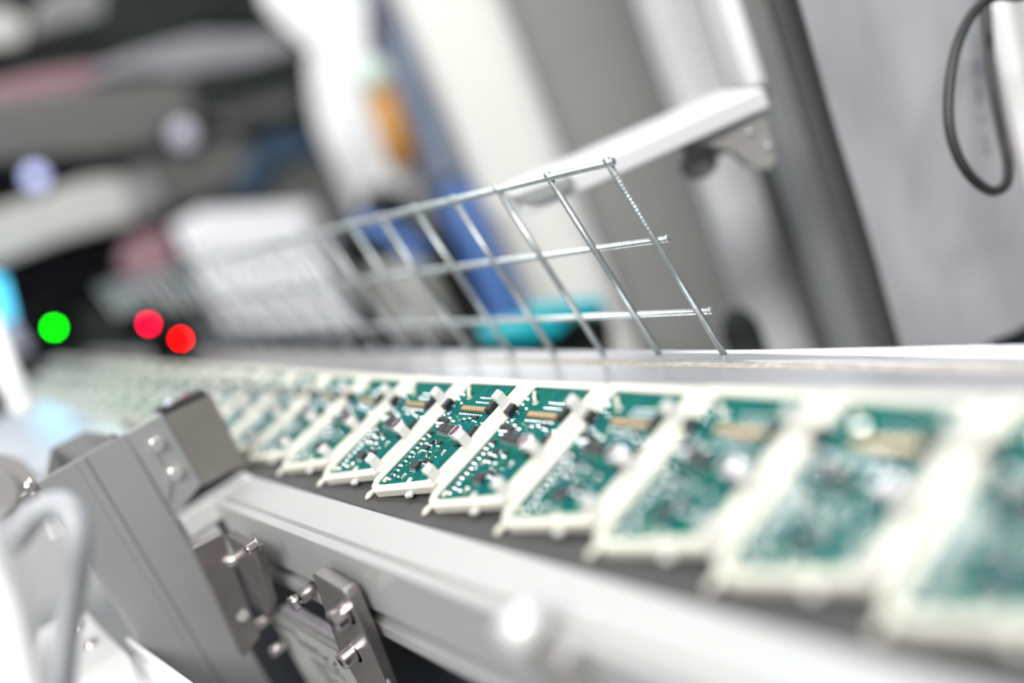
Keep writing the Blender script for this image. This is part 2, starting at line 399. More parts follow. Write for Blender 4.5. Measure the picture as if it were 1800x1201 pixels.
def chip(u, v, su, sv, h, pins, name='ic_chip', two=True):
    b = MB(); z = ZT
    b.box(((u - su / 2) * mm, (v - sv / 2) * mm, (z + 0.2) * mm), ((u + su / 2) * mm, (v + sv / 2) * mm, (z + h) * mm))
    for sgn in ((-1, 1) if two else (-1,)):
        for i in range(pins):
            x = u - su / 2 + su * (i + 0.5) / pins; y0 = v + sgn * sv / 2; wd = 0.22
            b.box(((x - wd) * mm, y0 * mm, (z + h * 0.55) * mm), ((x + wd) * mm, (y0 + sgn * 0.35) * mm, (z + h * 0.7) * mm), 1)
            b.prism([((x - wd) * mm, (y0 + sgn * 0.30) * mm, (z + h * 0.7) * mm), ((x - wd) * mm, (y0 + sgn * 0.75) * mm, (z + 0.2) * mm), ((x - wd) * mm, (y0 + sgn * 0.6) * mm, z * mm), ((x - wd) * mm, (y0 + sgn * 0.15) * mm, (z + h * 0.5) * mm)], (2 * wd * mm, 0, 0), 1)
            b.box(((x - wd) * mm, (y0 + sgn * 0.6) * mm, z * mm), ((x + wd) * mm, (y0 + sgn * 1.35) * mm, (z + 0.22) * mm), 1)
    return b.build(name, [M['chip'], M['tin']], pcb, bevel=0.00012, seg=1)
chip(14.2, 14.2, 4.6, 3.6, 1.6, 4); chip(12.2, 33.0, 4.4, 3.6, 1.6, 4); chip(17.0, 32.6, 4.4, 3.6, 1.6, 4)
def pas(u, v, col='chip', ang=0.0, name='resistor', L=1.9, W=1.1, H=0.55):
    b = MB(); ca, sa = math.cos(ang), math.sin(ang); ax = Vector((ca, sa, 0)); ay = Vector((-sa, ca, 0)); c = Vector((u * mm, v * mm, (ZT + H / 2) * mm))
    b.obox(c, ax * L * 0.26 * mm, ay * W / 2 * mm, (0, 0, H / 2 * mm), 0)
    for sg in (-1, 1): b.obox(c + ax * sg * L * 0.38 * mm, ax * L * 0.12 * mm, ay * (W / 2 + 0.03) * mm, (0, 0, (H / 2 + 0.03) * mm), 1)
    for sg in (-1, 1): b.dome(c + ax * sg * L * 0.55 * mm - Vector((0, 0, H / 2 * mm)), 0.40 * mm, h=1.0, mi=2, seg=8, rings=3)
    b.dome(c + ax * L * 0.5 * mm + Vector((0, 0, 0.1 * mm)), 0.62 * mm, n=GLINT_DIR, h=0.2, mi=2, seg=14, rings=6)  # tilted cap added on the solder end for its highlight
    return b.build(name, [M[col], M['tin'], M['solder']], pcb)
for i in range(11):
    v = 5.9 + i * 2.32
    pas(3.6 + 0.045 * (v - 5) + (0.2 if i % 3 else -0.3), v, 'ceramic' if i % 3 == 0 else 'chip', name='resistor' if i % 3 else 'ceramic_capacitor', L=2.1, W=1.15)
for (u, v, c, a) in ((7.6, 7.6, 'chip', 0.2), (11.4, 8.6, 'ceramic', 1.3), (15.6, 20.4, 'chip', 1.2), (8.6, 24.9, 'ceramic', 0), (9.8, 38.6, 'chip', 0.1), (13.8, 37.2, 'ceramic', 0.0), (19.5, 38.4, 'chip', 0.6), (22.6, 39.4, 'chip', 0.1), (9.2, 20.6, 'ceramic', 0.9), (24.2, 22.0, 'ceramic', 1.5)):
    pas(u, v, c, a, name='resistor' if c == 'chip' else 'ceramic_capacitor')
def sot(u, v, ang=0):
    b = MB(); z = ZT
    b.box(((u - 1.1) * mm, (v - 0.7) * mm, (z + 0.1) * mm), ((u + 1.1) * mm, (v + 0.7) * mm, (z + 1.05) * mm))
    for (du, dv) in ((-0.7, -1.0), (0.7, -1.0), (0, 1.0)): b.box(((u + du - 0.22) * mm, (v + dv - 0.4) * mm, z * mm), ((u + du + 0.22) * mm, (v + dv + 0.4) * mm, (z + 0.3) * mm), 1)
    b.dome(((u + 0.7) * mm, (v - 1.5) * mm, (z + 0.15) * mm), 0.55 * mm, n=GLINT_DIR, h=0.2, mi=2, seg=12, rings=5)  # glint caps, turned to mirror the lamp
    b.dome(((u - 0.7) * mm, (v - 1.5) * mm, (z + 0.15) * mm), 0.4 * mm, n=GLINT_DIR, h=0.2, mi=2, seg=12, rings=5)
    return b.build('transistor', [M['chip'], M['tin'], M['solder']], pcb)
for (u, v) in ((12.0, 26.0), (17.2, 26.2), (11.6, 23.0), (17.6, 17.2), (20.8, 16.8), (6.3, 30.2), (5.0, 37.3), (7.7, 37.4), (10.4, 36.6), (27.0, 40.0)): sot(u, v)
# electrolytic can
b = MB(); cu, cv = 30.0, 28.8
b.box(((cu - 3.1) * mm, (cv - 3.1) * mm, ZT * mm), ((cu + 3.1) * mm, (cv + 3.1) * mm, (ZT + 0.8) * mm), 1)
b.cyl((cu * mm, cv * mm, (ZT + 0.8) * mm), (cu * mm, cv * mm, (ZT + 5.6) * mm), 2.9 * mm, 28, 0)
b.dome((cu * mm, cv * mm, (ZT + 5.6) * mm), 2.9 * mm, h=0.08, mi=0, seg=28)
b.obox((cu * mm, cv * mm, (ZT + 5.8) * mm), (0.5 * mm, 2.3 * mm, 0), (1.0 * mm, -0.2 * mm, 0), (0, 0, 0.08 * mm), 2)
b.build('electrolytic_capacitor', [M['can'], M['black_plastic'], M['maroon']], pcb)
# pin header with gold contacts
b = MB()
for i in range(10):
    x = 14.0 + i * 1.72
    b.box((x * mm, 43.2 * mm, ZT * mm), ((x + 1.0) * mm, 45.2 * mm, (ZT + 1.0) * mm), 0)
b.box((13.6 * mm, 42.9 * mm, ZT * mm), (31.4 * mm, 45.3 * mm, (ZT + 0.35) * mm), 1)
b.build('contact_strip', [M['gold'], M['ribbon_brown']], pcb)
b = MB(); b.box((31.6 * mm, 42.4 * mm, ZT * mm), (34.2 * mm, 47.0 * mm, (ZT + 2.6) * mm)); b.build('black_connector', M['black_plastic'], pcb, bevel=0.0002)
b = MB(); b.box((2.6 * mm, 42.0 * mm, ZT * mm), (5.6 * mm, 46.8 * mm, (ZT + 2.9) * mm)); b.build('black_connector', M['black_plastic'], pcb, bevel=0.0002)
b = MB(); b.box((34.0 * mm, 30.4 * mm, ZT * mm), (33.0 * mm, 35.4 * mm, (ZT + 2.2) * mm)); b.build('black_connector', M['black_plastic'], pcb, bevel=0.0002)
b = MB(); b.tube([(8.6 * mm, 54.4 * mm, (ZT + 0.9) * mm), (10.6 * mm, 52.0 * mm, (ZT + 1.1) * mm), (12.4 * mm, 50.2 * mm, (ZT + 0.7) * mm)], 0.8 * mm, 10)
b.box((11.6 * mm, 48.6 * mm, ZT * mm), (14.4 * mm, 50.4 * mm, (ZT + 0.6) * mm), 1); b.build('ceramic_tube', [M['cream'], M['tin']], pcb)

board.rotation_euler = (TH, 0, 0)
F0 = Vector((0.0043, 0.0025, 0.0037))
board.location = F0
PITCH = 0.0423
labels = {
 1: 'circuit board just right of the sharp one, three upright clips slightly soft',
 2: 'second circuit board to the right of the sharp one, solder dots along its edge',
 3: 'third circuit board to the right of the sharp one, with one round white blurred clip',
 4: 'large blurred circuit board, fourth to the right of the sharp one',
 5: 'largest and nearest blurred circuit board, cut off by the right edge of the photo',
 -1: 'circuit board just left of the sharp one, clip in front of its capacitor',
 -2: 'second circuit board to the left of the sharp one, bright solder rings along its edge',
 -3: 'third circuit board left of the sharp one, blurred, beside the grey box corner',
 -4: 'fourth circuit board left of the sharp one, its front hidden by the taupe grey box',
}
for k in range(-20, 6):
    if k == 0: continue
    c = copy_tree(board, skip=(() if k > -8 else ('resistor', 'ceramic_capacitor', 'transistor', 'ceramic_tube', 'front_tab', 'foot_peg')))
    c.location = F0 + Vector((PITCH * k + rnd.uniform(-0.0002, 0.0002), rnd.uniform(-0.0004, 0.0004), 0))
    ORD = {-5: 'fifth', -6: 'sixth', -7: 'seventh', -8: 'eighth', -9: 'ninth', -10: 'tenth'}
    if k in ORD: c['label'] = ORD[k] + ' circuit board left of the sharp one, a blurred white and green stripe'
    else: c['label'] = labels.get(k, 'faint blurred circuit board in the farthest left part of the row')

# ================================================================== WIRE MESH GUARD
B0 = Vector((0.0885, 0.1187, 0.0)); T0 = Vector((0.0755, 0.1091, 0.0843)); DV = T0 - B0; Q = 0.0334; NW = 24
rt = empty('wire_mesh_guard', (0, 0.1187, 0), 'galvanised wire mesh guard leaning along the rear guide plate', 'wire mesh')
R = 0.00135
for i in range(NW):
    a = B0 + Vector((-Q * i, 0, 0)); b_ = a + DV * 1.005
    mb = MB(); mb.tube([a, a + DV * 0.5, b_], R, 12)
    if i == 0:
        for k in range(16):
            pnt = a + DV * (0.66 + 0.018 * k); mb.dome(pnt + Vector((0.0009, -0.0008, 0)), 0.0006, n=(0.6, -0.6, 0.3), seg=8, rings=3)
    mb.dome(a + DV * 1.0, R * 1.25, full=True, seg=10)
    inpart(mb, 'upright_wire', M['zinc'], rt)
for t, ex in ((0.215, 0.0035), (0.590, 0.0035), (0.99, 0.0022)):
    p0 = B0 + DV * t + Vector((ex, R * 1.7 if t < 0.9 else -0.0, 0)); p1 = p0 + Vector((-Q * (NW - 1) - 0.006, 0, 0))
    mb = MB(); mb.tube([p1, (p0 + p1) / 2, p0], R * (1.05 if t < 0.9 else 1.15), 12); mb.dome(p0, R * 1.25, n=(1, 0, 0), seg=10, full=True, h=0.6)
    inpart(mb, 'long_wire', M['zinc'], rt)

# ================================================================== POST AND SENSOR BOX ON THE LEFT
PX = -0.105
rt = empty('profile_post', (PX - 0.015, -0.064, -0.40), 'upright grey aluminium profile post with open hollow top, left of the rail', 'post')
yA, yB = -0.0825, -0.0455; zt = 0.0485; zb = -0.40; H = zt - zb
mb = MB()
# outline in (x, y): front wall with groove
gy = -0.0635
front = [(PX, yA), (PX, gy - 0.0006), (PX - 0.0010, gy), (PX, gy + 0.0006), (PX, yB), (PX - 0.0016, yB), (PX - 0.0016, yA)]
mb.prism([(x, y, zb) for x, y in front], (0, 0, H))
def wall(a, b, t):
    a = Vector((*a, zb)); b = Vector((*b, zb)); d = (b - a).normalized(); n = Vector((-d.y, d.x, 0)) * t
    mb.prism([a, b, b + n, a + n], (0, 0, H))
wall((PX - 0.0005, yA), (PX - 0.012, yA + 0.001), 0.0016)
wall((PX - 0.0035, yA + 0.0030), (PX - 0.0035, yB - 0.004), 0.0012)
wall((PX - 0.0035, yA + 0.003), (PX - 0.060, yA + 0.0165), 0.0018)
wall((PX - 0.060, yA + 0.0165), (PX - 0.057, yB - 0.0055), 0.0018)
wall((PX - 0.057, yB - 0.0055), (PX - 0.0035, yB - 0.003), 0.0018)
mb.prism([(PX - 0.004, yA + 0.004, 0.02), (PX - 0.059, yA + 0.0165, 0.02), (PX - 0.056, yB - 0.006, 0.02), (PX - 0.004, yB - 0.005, 0.02)], (0, 0, 0.002))
wall((PX - 0.0005, yB - 0.0016), (PX - 0.014, yB - 0.0016), 0.0016)
mb.prism([(PX, gy - 0.0055, zb), (PX + 0.0004, gy - 0.0052, zb), (PX + 0.0004, gy - 0.0050, zb), (PX, gy - 0.0047, zb)], (0, 0, H))
inpart(mb, 'post_profile', M['alu'], rt)
# clamp bolt at the left top corner
mb = MB(); cc = Vector((PX - 0.004, yA - 0.0045, zt - 0.001)); mb.cyl(cc + Vector((0, 0, -0.003)), cc + Vector((-0.001, 0, 0.0035)), 0.0032, 6); mb.obox(cc + Vector((0.001, -0.002, -0.006)), (0.0004, 0.001, 0), (0, 0.0022, 0.001), (0.0004, 0, 0.006))
inpart(mb, 'hex_nut', M['steel_bright'], rt)
mb = MB(); mb.obox(Vector((PX - 0.003, yA - 0.004, zt - 0.018)), (0.0005, 0.001, 0), (0, 0.0028, -0.001), (0.0, 0.001, 0.008)); inpart(mb, 'side_flange', M['alu_white'], rt, bevel=0.0003)

rt = empty('mounting_plate', (PX + 0.0018, -0.036, 0.012), 'light grey mounting plate with two socket screws between the post and taupe box', 'bracket')
mb = MB()
pl = [(PX - 0.003, -0.0450, 0.0485), (PX - 0.003, -0.0278, 0.0487), (PX - 0.003, -0.0278, 0.0110), (PX - 0.003, -0.0445, 0.0045)]
mb.prism(pl, (0.0045, 0, 0))
mb.prism([(PX + 0.0014, -0.0450, 0.0400), (PX + 0.0014, -0.0385, 0.0370), (PX + 0.0014, -0.0385, 0.0200), (PX + 0.0014, -0.0445, 0.0120)], (0.0012, 0, 0))
inpart(mb, 'plate', M['alu'], rt, bevel=0.0004)
def socket_screw(c, axis, r, h, root, name='socket_screw', m='steel_bright'):
    axis = Vector(axis).normalized(); c = Vector(c); t = axis.orthogonal().normalized(); bt = axis.cross(t); seg = 24
    s = MB(); rings = [(r * 1.35, -h * 0.12), (r * 1.35, 0.0), (r, 0.0), (r, h * 0.88), (r * 0.86, h), (r * 0.52, h)]
    vs = []
    for (rr, hh) in rings:
        for k in range(seg):
            a = 2 * math.pi * k / seg; vs.append(c + (t * math.cos(a) + bt * math.sin(a)) * rr + axis * hh)
    for hh in (h, h * 0.45):
        for k in range(seg):
            a = 2 * math.pi * (k // 4 * 4) / seg; a2 = a + 2 * math.pi * 4 / seg; f = (k % 4) / 4
            p = (t * math.cos(a) + bt * math.sin(a)) * (1 - f) + (t * math.cos(a2) + bt * math.sin(a2)) * f
            vs.append(c + p * r * 0.5 + axis * hh)
    fs = []
    n = len(rings) + 2
    for i in range(n - 1):
        for k in range(seg): l = (k + 1) % seg; fs.append((i * seg + k, i * seg + l, (i + 1) * seg + l, (i + 1) * seg + k))
    fs.append([(n - 1) * seg + k for k in range(seg)]); fs.append([k for k in reversed(range(seg))])
    s._add(vs, fs, 0, False)
    return inpart(s, name, M[m], root)
for (y, z) in ((-0.0365, 0.0385), (-0.0358, 0.0228)): socket_screw((PX + 0.0016, y, z), (1, 0, 0), 0.0029, 0.0030, rt, m='tin')
rt = empty('sensor_box', (PX, -0.0166, 0.012), 'taupe grey metal box with black top strip, hanging at the front edge of the boards', 'box')
mb = MB(); mb.prism([(PX - 0.012, -0.0276, 0.0472), (PX - 0.012, -0.0045, 0.0452), (PX - 0.012, -0.0052, 0.0080), (PX - 0.012, -0.0276, 0.0095)], (0.013, 0, 0))
inpart(mb, 'body', M['grey_box'], rt, bevel=0.0004)
mb = MB(); mb.prism([(PX - 0.011, -0.0272, 0.0472), (PX - 0.011, -0.0060, 0.0454), (PX - 0.011, -0.0060, 0.0478), (PX - 0.011, -0.0272, 0.0500)], (0.0115, 0, 0)); inpart(mb, 'top_strip', M['black_plastic'], rt)
mb = MB(); mb.cyl((PX - 0.005, -0.0215, 0.0485), (PX - 0.005, -0.0215, 0.0515), 0.0018, 12); inpart(mb, 'top_screw', M['pale_glow'], rt)  # screw made emissive to look bright; it is no lamp
mb = MB(); mb.cyl((PX - 0.005, -0.0135, 0.0480), (PX - 0.005, -0.0135, 0.0502), 0.0014, 12); inpart(mb, 'red_cap', M['red_edge'], rt)

# ================================================================== STEEL BRACKETS ON THE FRONT RAIL
rt = empty('steel_angle_bracket', (-0.07, -0.045, -0.05), 'dark satin steel angle bracket bolted between the post and the rail end', 'bracket')
mb = MB(); mb.prism([on_x(x, y, -0.070) for x, y in ((338, 964), (390, 937), (458, 1118), (430, 1157))], (-0.005, 0, 0))
mb.prism([on_y(x, y, -0.0375) for x, y in ((397, 940), (448, 968), (474, 1062), (470, 1085), (440, 1060))], (0, 0.004, 0))
inpart(mb, 'plate', M['steel'], rt, bevel=0.0005)
mb = MB(); mb.cyl(on_x(426, 1082, -0.0702), on_x(426, 1082, -0.0692), 0.0026, 16); inpart(mb, 'bolt_hole', M['grey_cast'], rt)
for (x, y) in ((400, 992), (452, 1100), (478, 1148)):
    c = on_y(x, y, -0.0425); mb = MB(); mb.cyl(c + Vector((0, 0.0075, 0)), c, 0.0022, 14); mb.dome(c, 0.0022, n=(0, -1, 0), h=0.35, seg=14); inpart(mb, 'stud', M['steel_bright'], rt)
c = on_y(440, 965, -0.040); socket_screw(c + Vector((0, 0.003, 0)), (0, -1, 0), 0.0022, 0.0045, rt)

rt = empty('clamp_bar', (0.012, -0.034, -0.07), 'upright steel clamp bar with two socket screws on the rail slot', 'clamp')
mb = MB(); yb = -0.0345
mb.prism([on_y(x, y, yb) for x, y in ((548, 1011), (553, 1009), (604, 1040), (614, 1054), (672, 1192), (690, 1240), (650, 1250), (628, 1201), (595, 1144), (571, 1076))], (0, 0.0052, 0))
inpart(mb, 'bar', M['steel'], rt, bevel=0.0006)
for (x, y, r_) in ((608, 1076, 0.0041), (622, 1146, 0.0036)): socket_screw(on_y(x, y, yb), (0, -1, 0), r_, 0.0062, rt)
rt = empty('steel_standoff', (-0.026, -0.031, -0.032), 'round steel standoff with flat end in the dark gap left of the clamp bar', 'standoff')
c = on_y(512, 1064, -0.0375)
mb = MB(); mb.cyl(c + Vector((0, 0.016, 0)), c + Vector((0, 0.004, 0)), 0.0030, 18); inpart(mb, 'shaft', M['steel'], rt)
mb = MB(); mb.cyl(c + Vector((0, 0.004, 0)), c, 0.0035, 6); inpart(mb, 'hex_head', M['steel_bright'], rt)

# label plate
rt = empty('rating_plate', (-0.03, -0.034, -0.09), 'grey rating plate with blurred print and CE mark below the rail', 'sign plate')
ypl = -0.0335
tl = on_y(468, 1072, ypl); tr = on_y(600, 1148, ypl)
zl = (tl.z + tr.z) / 2; xl = tl.x; xr = 0.0025
mb = MB(); mb.box((xl, ypl, zl - 0.055), (xr + 0.02, ypl + 0.0012, zl)); inpart(mb, 'plate', M['m_beige'], rt, bevel=0.0003)
mb = MB(); mb.box((xl, ypl - 0.0004, zl), (xr, ypl + 0.0035, zl + 0.0020)); inpart(mb, 'top_edge', M['grey_cast'], rt)
mb = MB(); mb.box((xl + 0.020, ypl + 0.001, zl + 0.0022), (xr, ypl + 0.006, zl + 0.0062)); inpart(mb, 'upper_bar', M['m_lilac'], rt, bevel=0.001)
mb = MB(); rr_ = random.Random(5)
for (row, z, x0, x1, hh) in ((0, 0.0045, 0.004, 0.026, 0.0022), (1, 0.0085, 0.022, 0.046, 0.0012), (2, 0.0110, 0.024, 0.050, 0.0012), (3, 0.018, 0.030, 0.046, 0.0014), (4, 0.0215, 0.030, 0.046, 0.0010), (5, 0.025, 0.030, 0.050, 0.0012), (6, 0.029, 0.034, 0.052, 0.0012), (7, 0.033, 0.034, 0.050, 0.001)):
    x = xl + x0
    while x < xl + x1:
        l = rr_.uniform(0.0008, 0.0022); mb.box((x, ypl - 0.00012, zl - z - hh), (x + l, ypl - 0.00002, zl - z)); x += l + rr_.uniform(0.0003, 0.0009)
# CE letters as arcs
def arc(cx, cz, r, a0, a1, wd=0.0011):
    n = 14
    for i in range(n):
        a = math.radians(a0 + (a1 - a0) * i / n); b = math.radians(a0 + (a1 - a0) * (i + 1) / n)
        mb.prism([(cx + (r - wd) * math.cos(a), ypl - 0.00012, cz + (r - wd) * math.sin(a)), (cx + r * math.cos(a), ypl - 0.00012, cz + r * math.sin(a)), (cx + r * math.cos(b), ypl - 0.00012, cz + r * math.sin(b)), (cx + (r - wd) * math.cos(b), ypl - 0.00012, cz + (r - wd) * math.sin(b))], (0, 0.0001, 0))
ce = on_y(584, 1172, ypl)
arc(ce.x, ce.z, 0.0050, 80, 280); arc(ce.x + 0.0078, ce.z, 0.0050, 80, 280); mb.box((ce.x + 0.0032, ypl - 0.00012, ce.z - 0.00035), (ce.x + 0.0062, ypl - 0.00002, ce.z + 0.00035))
inpart(mb, 'print', M['chip'], rt)

# blurred clamp near the camera on the front rail
rt = empty('rail_clamp_knob', (0.135, -0.034, -0.02), 'blurred pale clamp knob on the front rail, nearest the bottom of the photo', 'clamp')
kc = on_y(905, 1118, -0.036)
mb = MB(); mb.cyl(kc + Vector((0, 0.0092, 0)), kc + Vector((0, -0.002, 0)), 0.0052, 24); mb.dome(kc + Vector((0, -0.002, 0)), 0.0052, n=(0, -1, 0), h=0.3, seg=24); inpart(mb, 'knob', M['alu_white'], rt)
mb = MB(); mb.box((kc.x - 0.003, -0.0340, kc.z - 0.03), (kc.x + 0.012, -0.0272, kc.z - 0.006)); inpart(mb, 'clamp_body', M['grey_cast'], rt, bevel=0.001)

# ================================================================== FOREGROUND LEFT BOTTOM
def slab(name, pts, ext, m, label, cat, bevel=0.0, group=None):
    mb = MB(); mb.prism(pts, ext)
    c = sum((Vector(p) for p in pts), Vector()) / len(pts); lo = min(Vector(p).z for p in pts)
    o = mb.build(name, m, bevel=bevel, loc=(c.x, c.y, lo)); tag(o, label, cat, group); return o
rt = empty('slotted_plate', (-0.06, -0.10, -0.05), 'white slotted plate with two bright screws, lower left beside the grey cable', 'bracket')
pp = [on_z(x, y, -0.035) for x, y in ((60, 1110), (150, 1076), (225, 1150), (245, 1201), (120, 1260), (20, 1200))]
mb = MB(); mb.prism(pp, (0, 0, -0.02)); inpart(mb, 'plate', M['alu_white'], rt, bevel=0.0008)
for (x, y) in ((135, 1105), (160, 1135)):
    c = on_z(x, y, -0.035); mb = MB(); mb.cyl(c, c + Vector((0, 0, 0.0016)), 0.0032, 18); mb.dome(c + Vector((0, 0, 0.0016)), 0.0032, h=0.4, seg=18); inpart(mb, 'screw', M['steel_bright'], rt)
rt = empty('angle_strip', (-0.03, -0.09, -0.06), 'white angle strip with raised lip, bottom edge of the photo in front of the post', 'angle strip')
a0 = on_z(215, 1165, -0.045); a1 = on_z(400, 1290, -0.045); a0b = on_z(242, 1148, -0.045); a1b = on_z(440, 1290, -0.045)
lip = Vector((0, 0, 0.009))
mb = MB(); mb.prism([a0, a1, a1 + (a1 - a1b) * 2.2, a0 + (a0 - a0b) * 1.2], (0, 0, -0.004)); mb.prism([a0b, a1b, a1b + lip, a0b + lip], (a0 - a0b) * 0.15); mb.prism([a0, a0b, a1b, a1], (0, 0, -0.003))
inpart(mb, 'angle', M['white_paint'], rt, bevel=0.0004)

def smooth_path(pts, n=10):
    out = []; P = [pts[0]] + list(pts) + [pts[-1]]
    for i in range(1, len(P) - 2):
        p0, p1, p2, p3 = P[i - 1:i + 3]
        for k in range(n):
            t = k / n; out.append(0.5 * ((2 * p1) + (p2 - p0) * t + (2 * p0 - 5 * p1 + 4 * p2 - p3) * t * t + (3 * p1 - p0 - 3 * p2 + p3) * t ** 3))
    out.append(pts[-1]); return out
pts = [at(*p) for p in ((-60, 1010, .262), (10, 965, .262), (60, 905, .262), (108, 888, .262), (136, 925, .26), (133, 1010, .258), (118, 1100, .255), (107, 1200, .25), (100, 1330, .245))]
mb = MB(); mb.tube(smooth_path(pts), 0.0040, 16); o = mb.build('grey_cable', M['grey_cable'], loc=(-0.0, -0.1, -0.05)); tag(o, 'light grey cable looping up in the near lower left corner', 'cable')
mb = MB()
bl = [at(*p) for p in ((-160, 900, .2), (-20, 930, .2), (30, 1060, .2), (88, 1330, .19), (-160, 1330, .19))]
mb.prism(bl, ray(300, 600).normalized() * 0.02)
o = mb.build('white_cover', M['white_paint'], bevel=0.003); tag(o, 'very blurred white machine cover filling the bottom left corner', 'machine cover')

# left: pulley housing and glossy cover beyond the post
rt = empty('pulley_wheel', (-0.2, -0.12, 0.0), 'grey round pulley wheel at the left edge beside the post', 'pulley')
pc = at(-20, 880, .43); ax = Vector((1, 0.1, 0.3)).normalized(); mb = MB()
mb.cyl(pc, pc + ax * 0.012, 0.021, 40); mb.cyl(pc + ax * 0.012, pc + ax * 0.015, 0.012, 30); inpart(mb, 'wheel', M['grey_cast'], rt, bevel=0.001)
mb = MB(); mb.cyl(pc - ax * 0.004, pc + ax * -0.0005, 0.0235, 40); inpart(mb, 'rim', M['m_beige'], rt, bevel=0.0006)
cv = [on_z(x, y, 0.03) for x, y in ((-60, 760), (60, 700), (200, 735), (230, 760), (120, 800), (-60, 870))]
slab('transfer_cover', cv, (0, 0, -0.012), M['cover'], 'blurred glossy white cover behind the post, left edge of photo', 'machine cover', 0.002)
mb = MB(); mb.tube([at(-25, 560, .55), at(10, 650, .53), at(40, 712, .52)], 0.0075, 16); mb.dome(at(40, 712, .52), 0.0075, n=(0, 0, -1), seg=16, full=True)
o = mb.build('white_rod', M['white_paint'], loc=at(40, 712, .52)); tag(o, 'blurred white rod slanting down at the left edge under the cyan screen', 'rod')

# ================================================================== RIGHT BACKGROUND
def vslab(name, D, xl, xr, yref, zt, zb, t, m, label=None, cat=None, group=None, bevel=0.001, root=None):
    a = on_h(xl, yref, D); b = on_h(xr, yref, D)
    if b.dot(HR) < a.dot(HR): a, b = b, a
    poly = [Vector((a.x, a.y, zb)), Vector((b.x, b.y, zb)), Vector((b.x, b.y, zt)), Vector((a.x, a.y, zt))]
    mb = MB(); mb.prism(poly, HN * t)
    if root is not None: return inpart(mb, name, m, root, bevel)
    c = (a + b) / 2; o = mb.build(name, m, bevel=bevel, loc=(c.x, c.y, zb)); return tag(o, label, cat, group)

# ribbon cable
rt = empty('ribbon_cable', on_h(1560, 600, 0.42), 'wide flat grey ribbon cable with fine ribs hanging at the right', 'cable')
mb = MB(); D = 0.43; NC = 64; zt_, zb_ = 0.34, -0.10
a = on_h(1408, 0, D); b_ = on_h(1722, 0, D); a.z = b_.z = 0
wid = (b_ - a); NZ = 26
vs = []; seg = NC * 2
for j in range(NZ + 1):
    z = zt_ + (zb_ - zt_) * j / NZ
    for i in range(seg + 1):
        f = i / seg; wv = 0.0016 * math.sin(f * 7 + z * 30) * math.sin(z * 22 + 1 + f * 2) + 0.0012 * math.sin(f * 17 + z * 9)
        p = a + wid * f + HN * (wv - (0.00028 if i % 2 else -0.00028)); vs.append(Vector((p.x, p.y, z)))
fs = []
for j in range(NZ):
    for i in range(seg): k = j * (seg + 1) + i; fs.append((k, k + 1, k + seg + 2, k + seg + 1))
n0 = len(vs)
vs += [v + HN * 0.0009 for v in vs]; fs += [[n0 + i for i in reversed(f)] for f in list(fs)]
mb._add(vs, fs, 0, True); inpart(mb, 'ribbed_band', M['ribbon'], rt)
mb = MB(); e0 = a + wid * 1.003; mb.tube([Vector((e0.x, e0.y, zt_)), Vector((e0.x, e0.y, 0.1)), Vector((e0.x, e0.y, zb_))], 0.0009, 8); inpart(mb, 'red_edge_strand', M['red_edge'], rt)
mb = MB()
for (x, y0, n, s) in ((1707, 55, 4, 9), (1714, 105, 3, 9), (1720, 155, 3, 9), (1728, 205, 1, 9), (1732, 240, 4, 9)):
    for k in range(n):
        c = on_h(x + k * 1.5, y0 + k * s, D - 0.0016); mb.obox(c, HR * 0.0012, HN * 0.0001, Vector((0, 0, 0.0006)))
inpart(mb, 'faded_print', M['blueink'], rt)

# black cable loop in front of the ribbon
pts = [at(*p) for p in ((1850, -40, .39), (1800, -8, .39), (1752, -6, .39), (1715, 18, .39), (1686, 70, .39), (1670, 140, .39), (1668, 215, .39), (1682, 270, .39), (1708, 312, .39), (1742, 336, .392), (1768, 325, .398), (1772, 290, .405), (1762, 240, .41), (1752, 190, .415), (1742, 120, .418), (1735, 20, .42), (1730, -60, .42))]
mb = MB(); mb.tube(smooth_path(pts, 8), 0.0022, 14); o = mb.build('black_cable', M['black_rubber'], loc=at(1742, 336, .392)); tag(o, 'black cable hanging in a loop over the ribbon cable edge', 'cable')
vslab('white_housing', 0.455, 1731, 1800, 10, on_h(1760, 8, 0.45).z, on_h(1790, 400, 0.455).z, 0.04, M['white_paint'], 'white housing at the right edge behind the black cable loop', 'machine housing')
vslab('white_housing', 0.44, 1806, 1880, 10, 0.34, -0.02, 0.012, M['cabinet_cream'], 'cream housing cut off by the upper right corner', 'machine housing')
vslab('side_cover', 0.56, 1700, 1900, 300, 0.34, -0.30, 0.03, M['navy_dark'], 'dark blurred cover at the right edge below the cable loop', 'machine cover')

# machine door frame (vertical profiles) behind the shelf
rt = empty('door_frame_post', on_h(1380, 600, 0.52), 'tall grey machine door frame post of parallel vertical profiles behind the shelf bracket', 'post')
def zpx(y, D, x=1300): return on_h(x, y, D).z
vslab('white_strip', 0.50, 1266, 1300, 0, 0.40, zpx(165, .5), 0.03, M['white_paint'], root=rt)
vslab('grey_strip', 0.51, 1300, 1331, 0, 0.40, -0.20, 0.03, M['alu'], root=rt)
vslab('round_strip', 0.505, 1331, 1349, 0, 0.40, -0.20, 0.02, M['cabinet_grey'], root=rt, bevel=0.002)
vslab('dark_strip', 0.53, 1349, 1380, 0, 0.40, -0.20, 0.02, M['m_mid'], root=rt)
vslab('recess', 0.56, 1240, 1470, 0, 0.40, -0.20, 0.01, M['m_grey'], root=rt)
vslab('partition', 0.68, 1140, 1262, 0, 0.55, zpx(230, .68, 1250), 0.04, M['white_paint'], 'brightly lit white upright panel above the shelf', 'panel')  # white stops at the shelf: the lit part of the panel put into colour
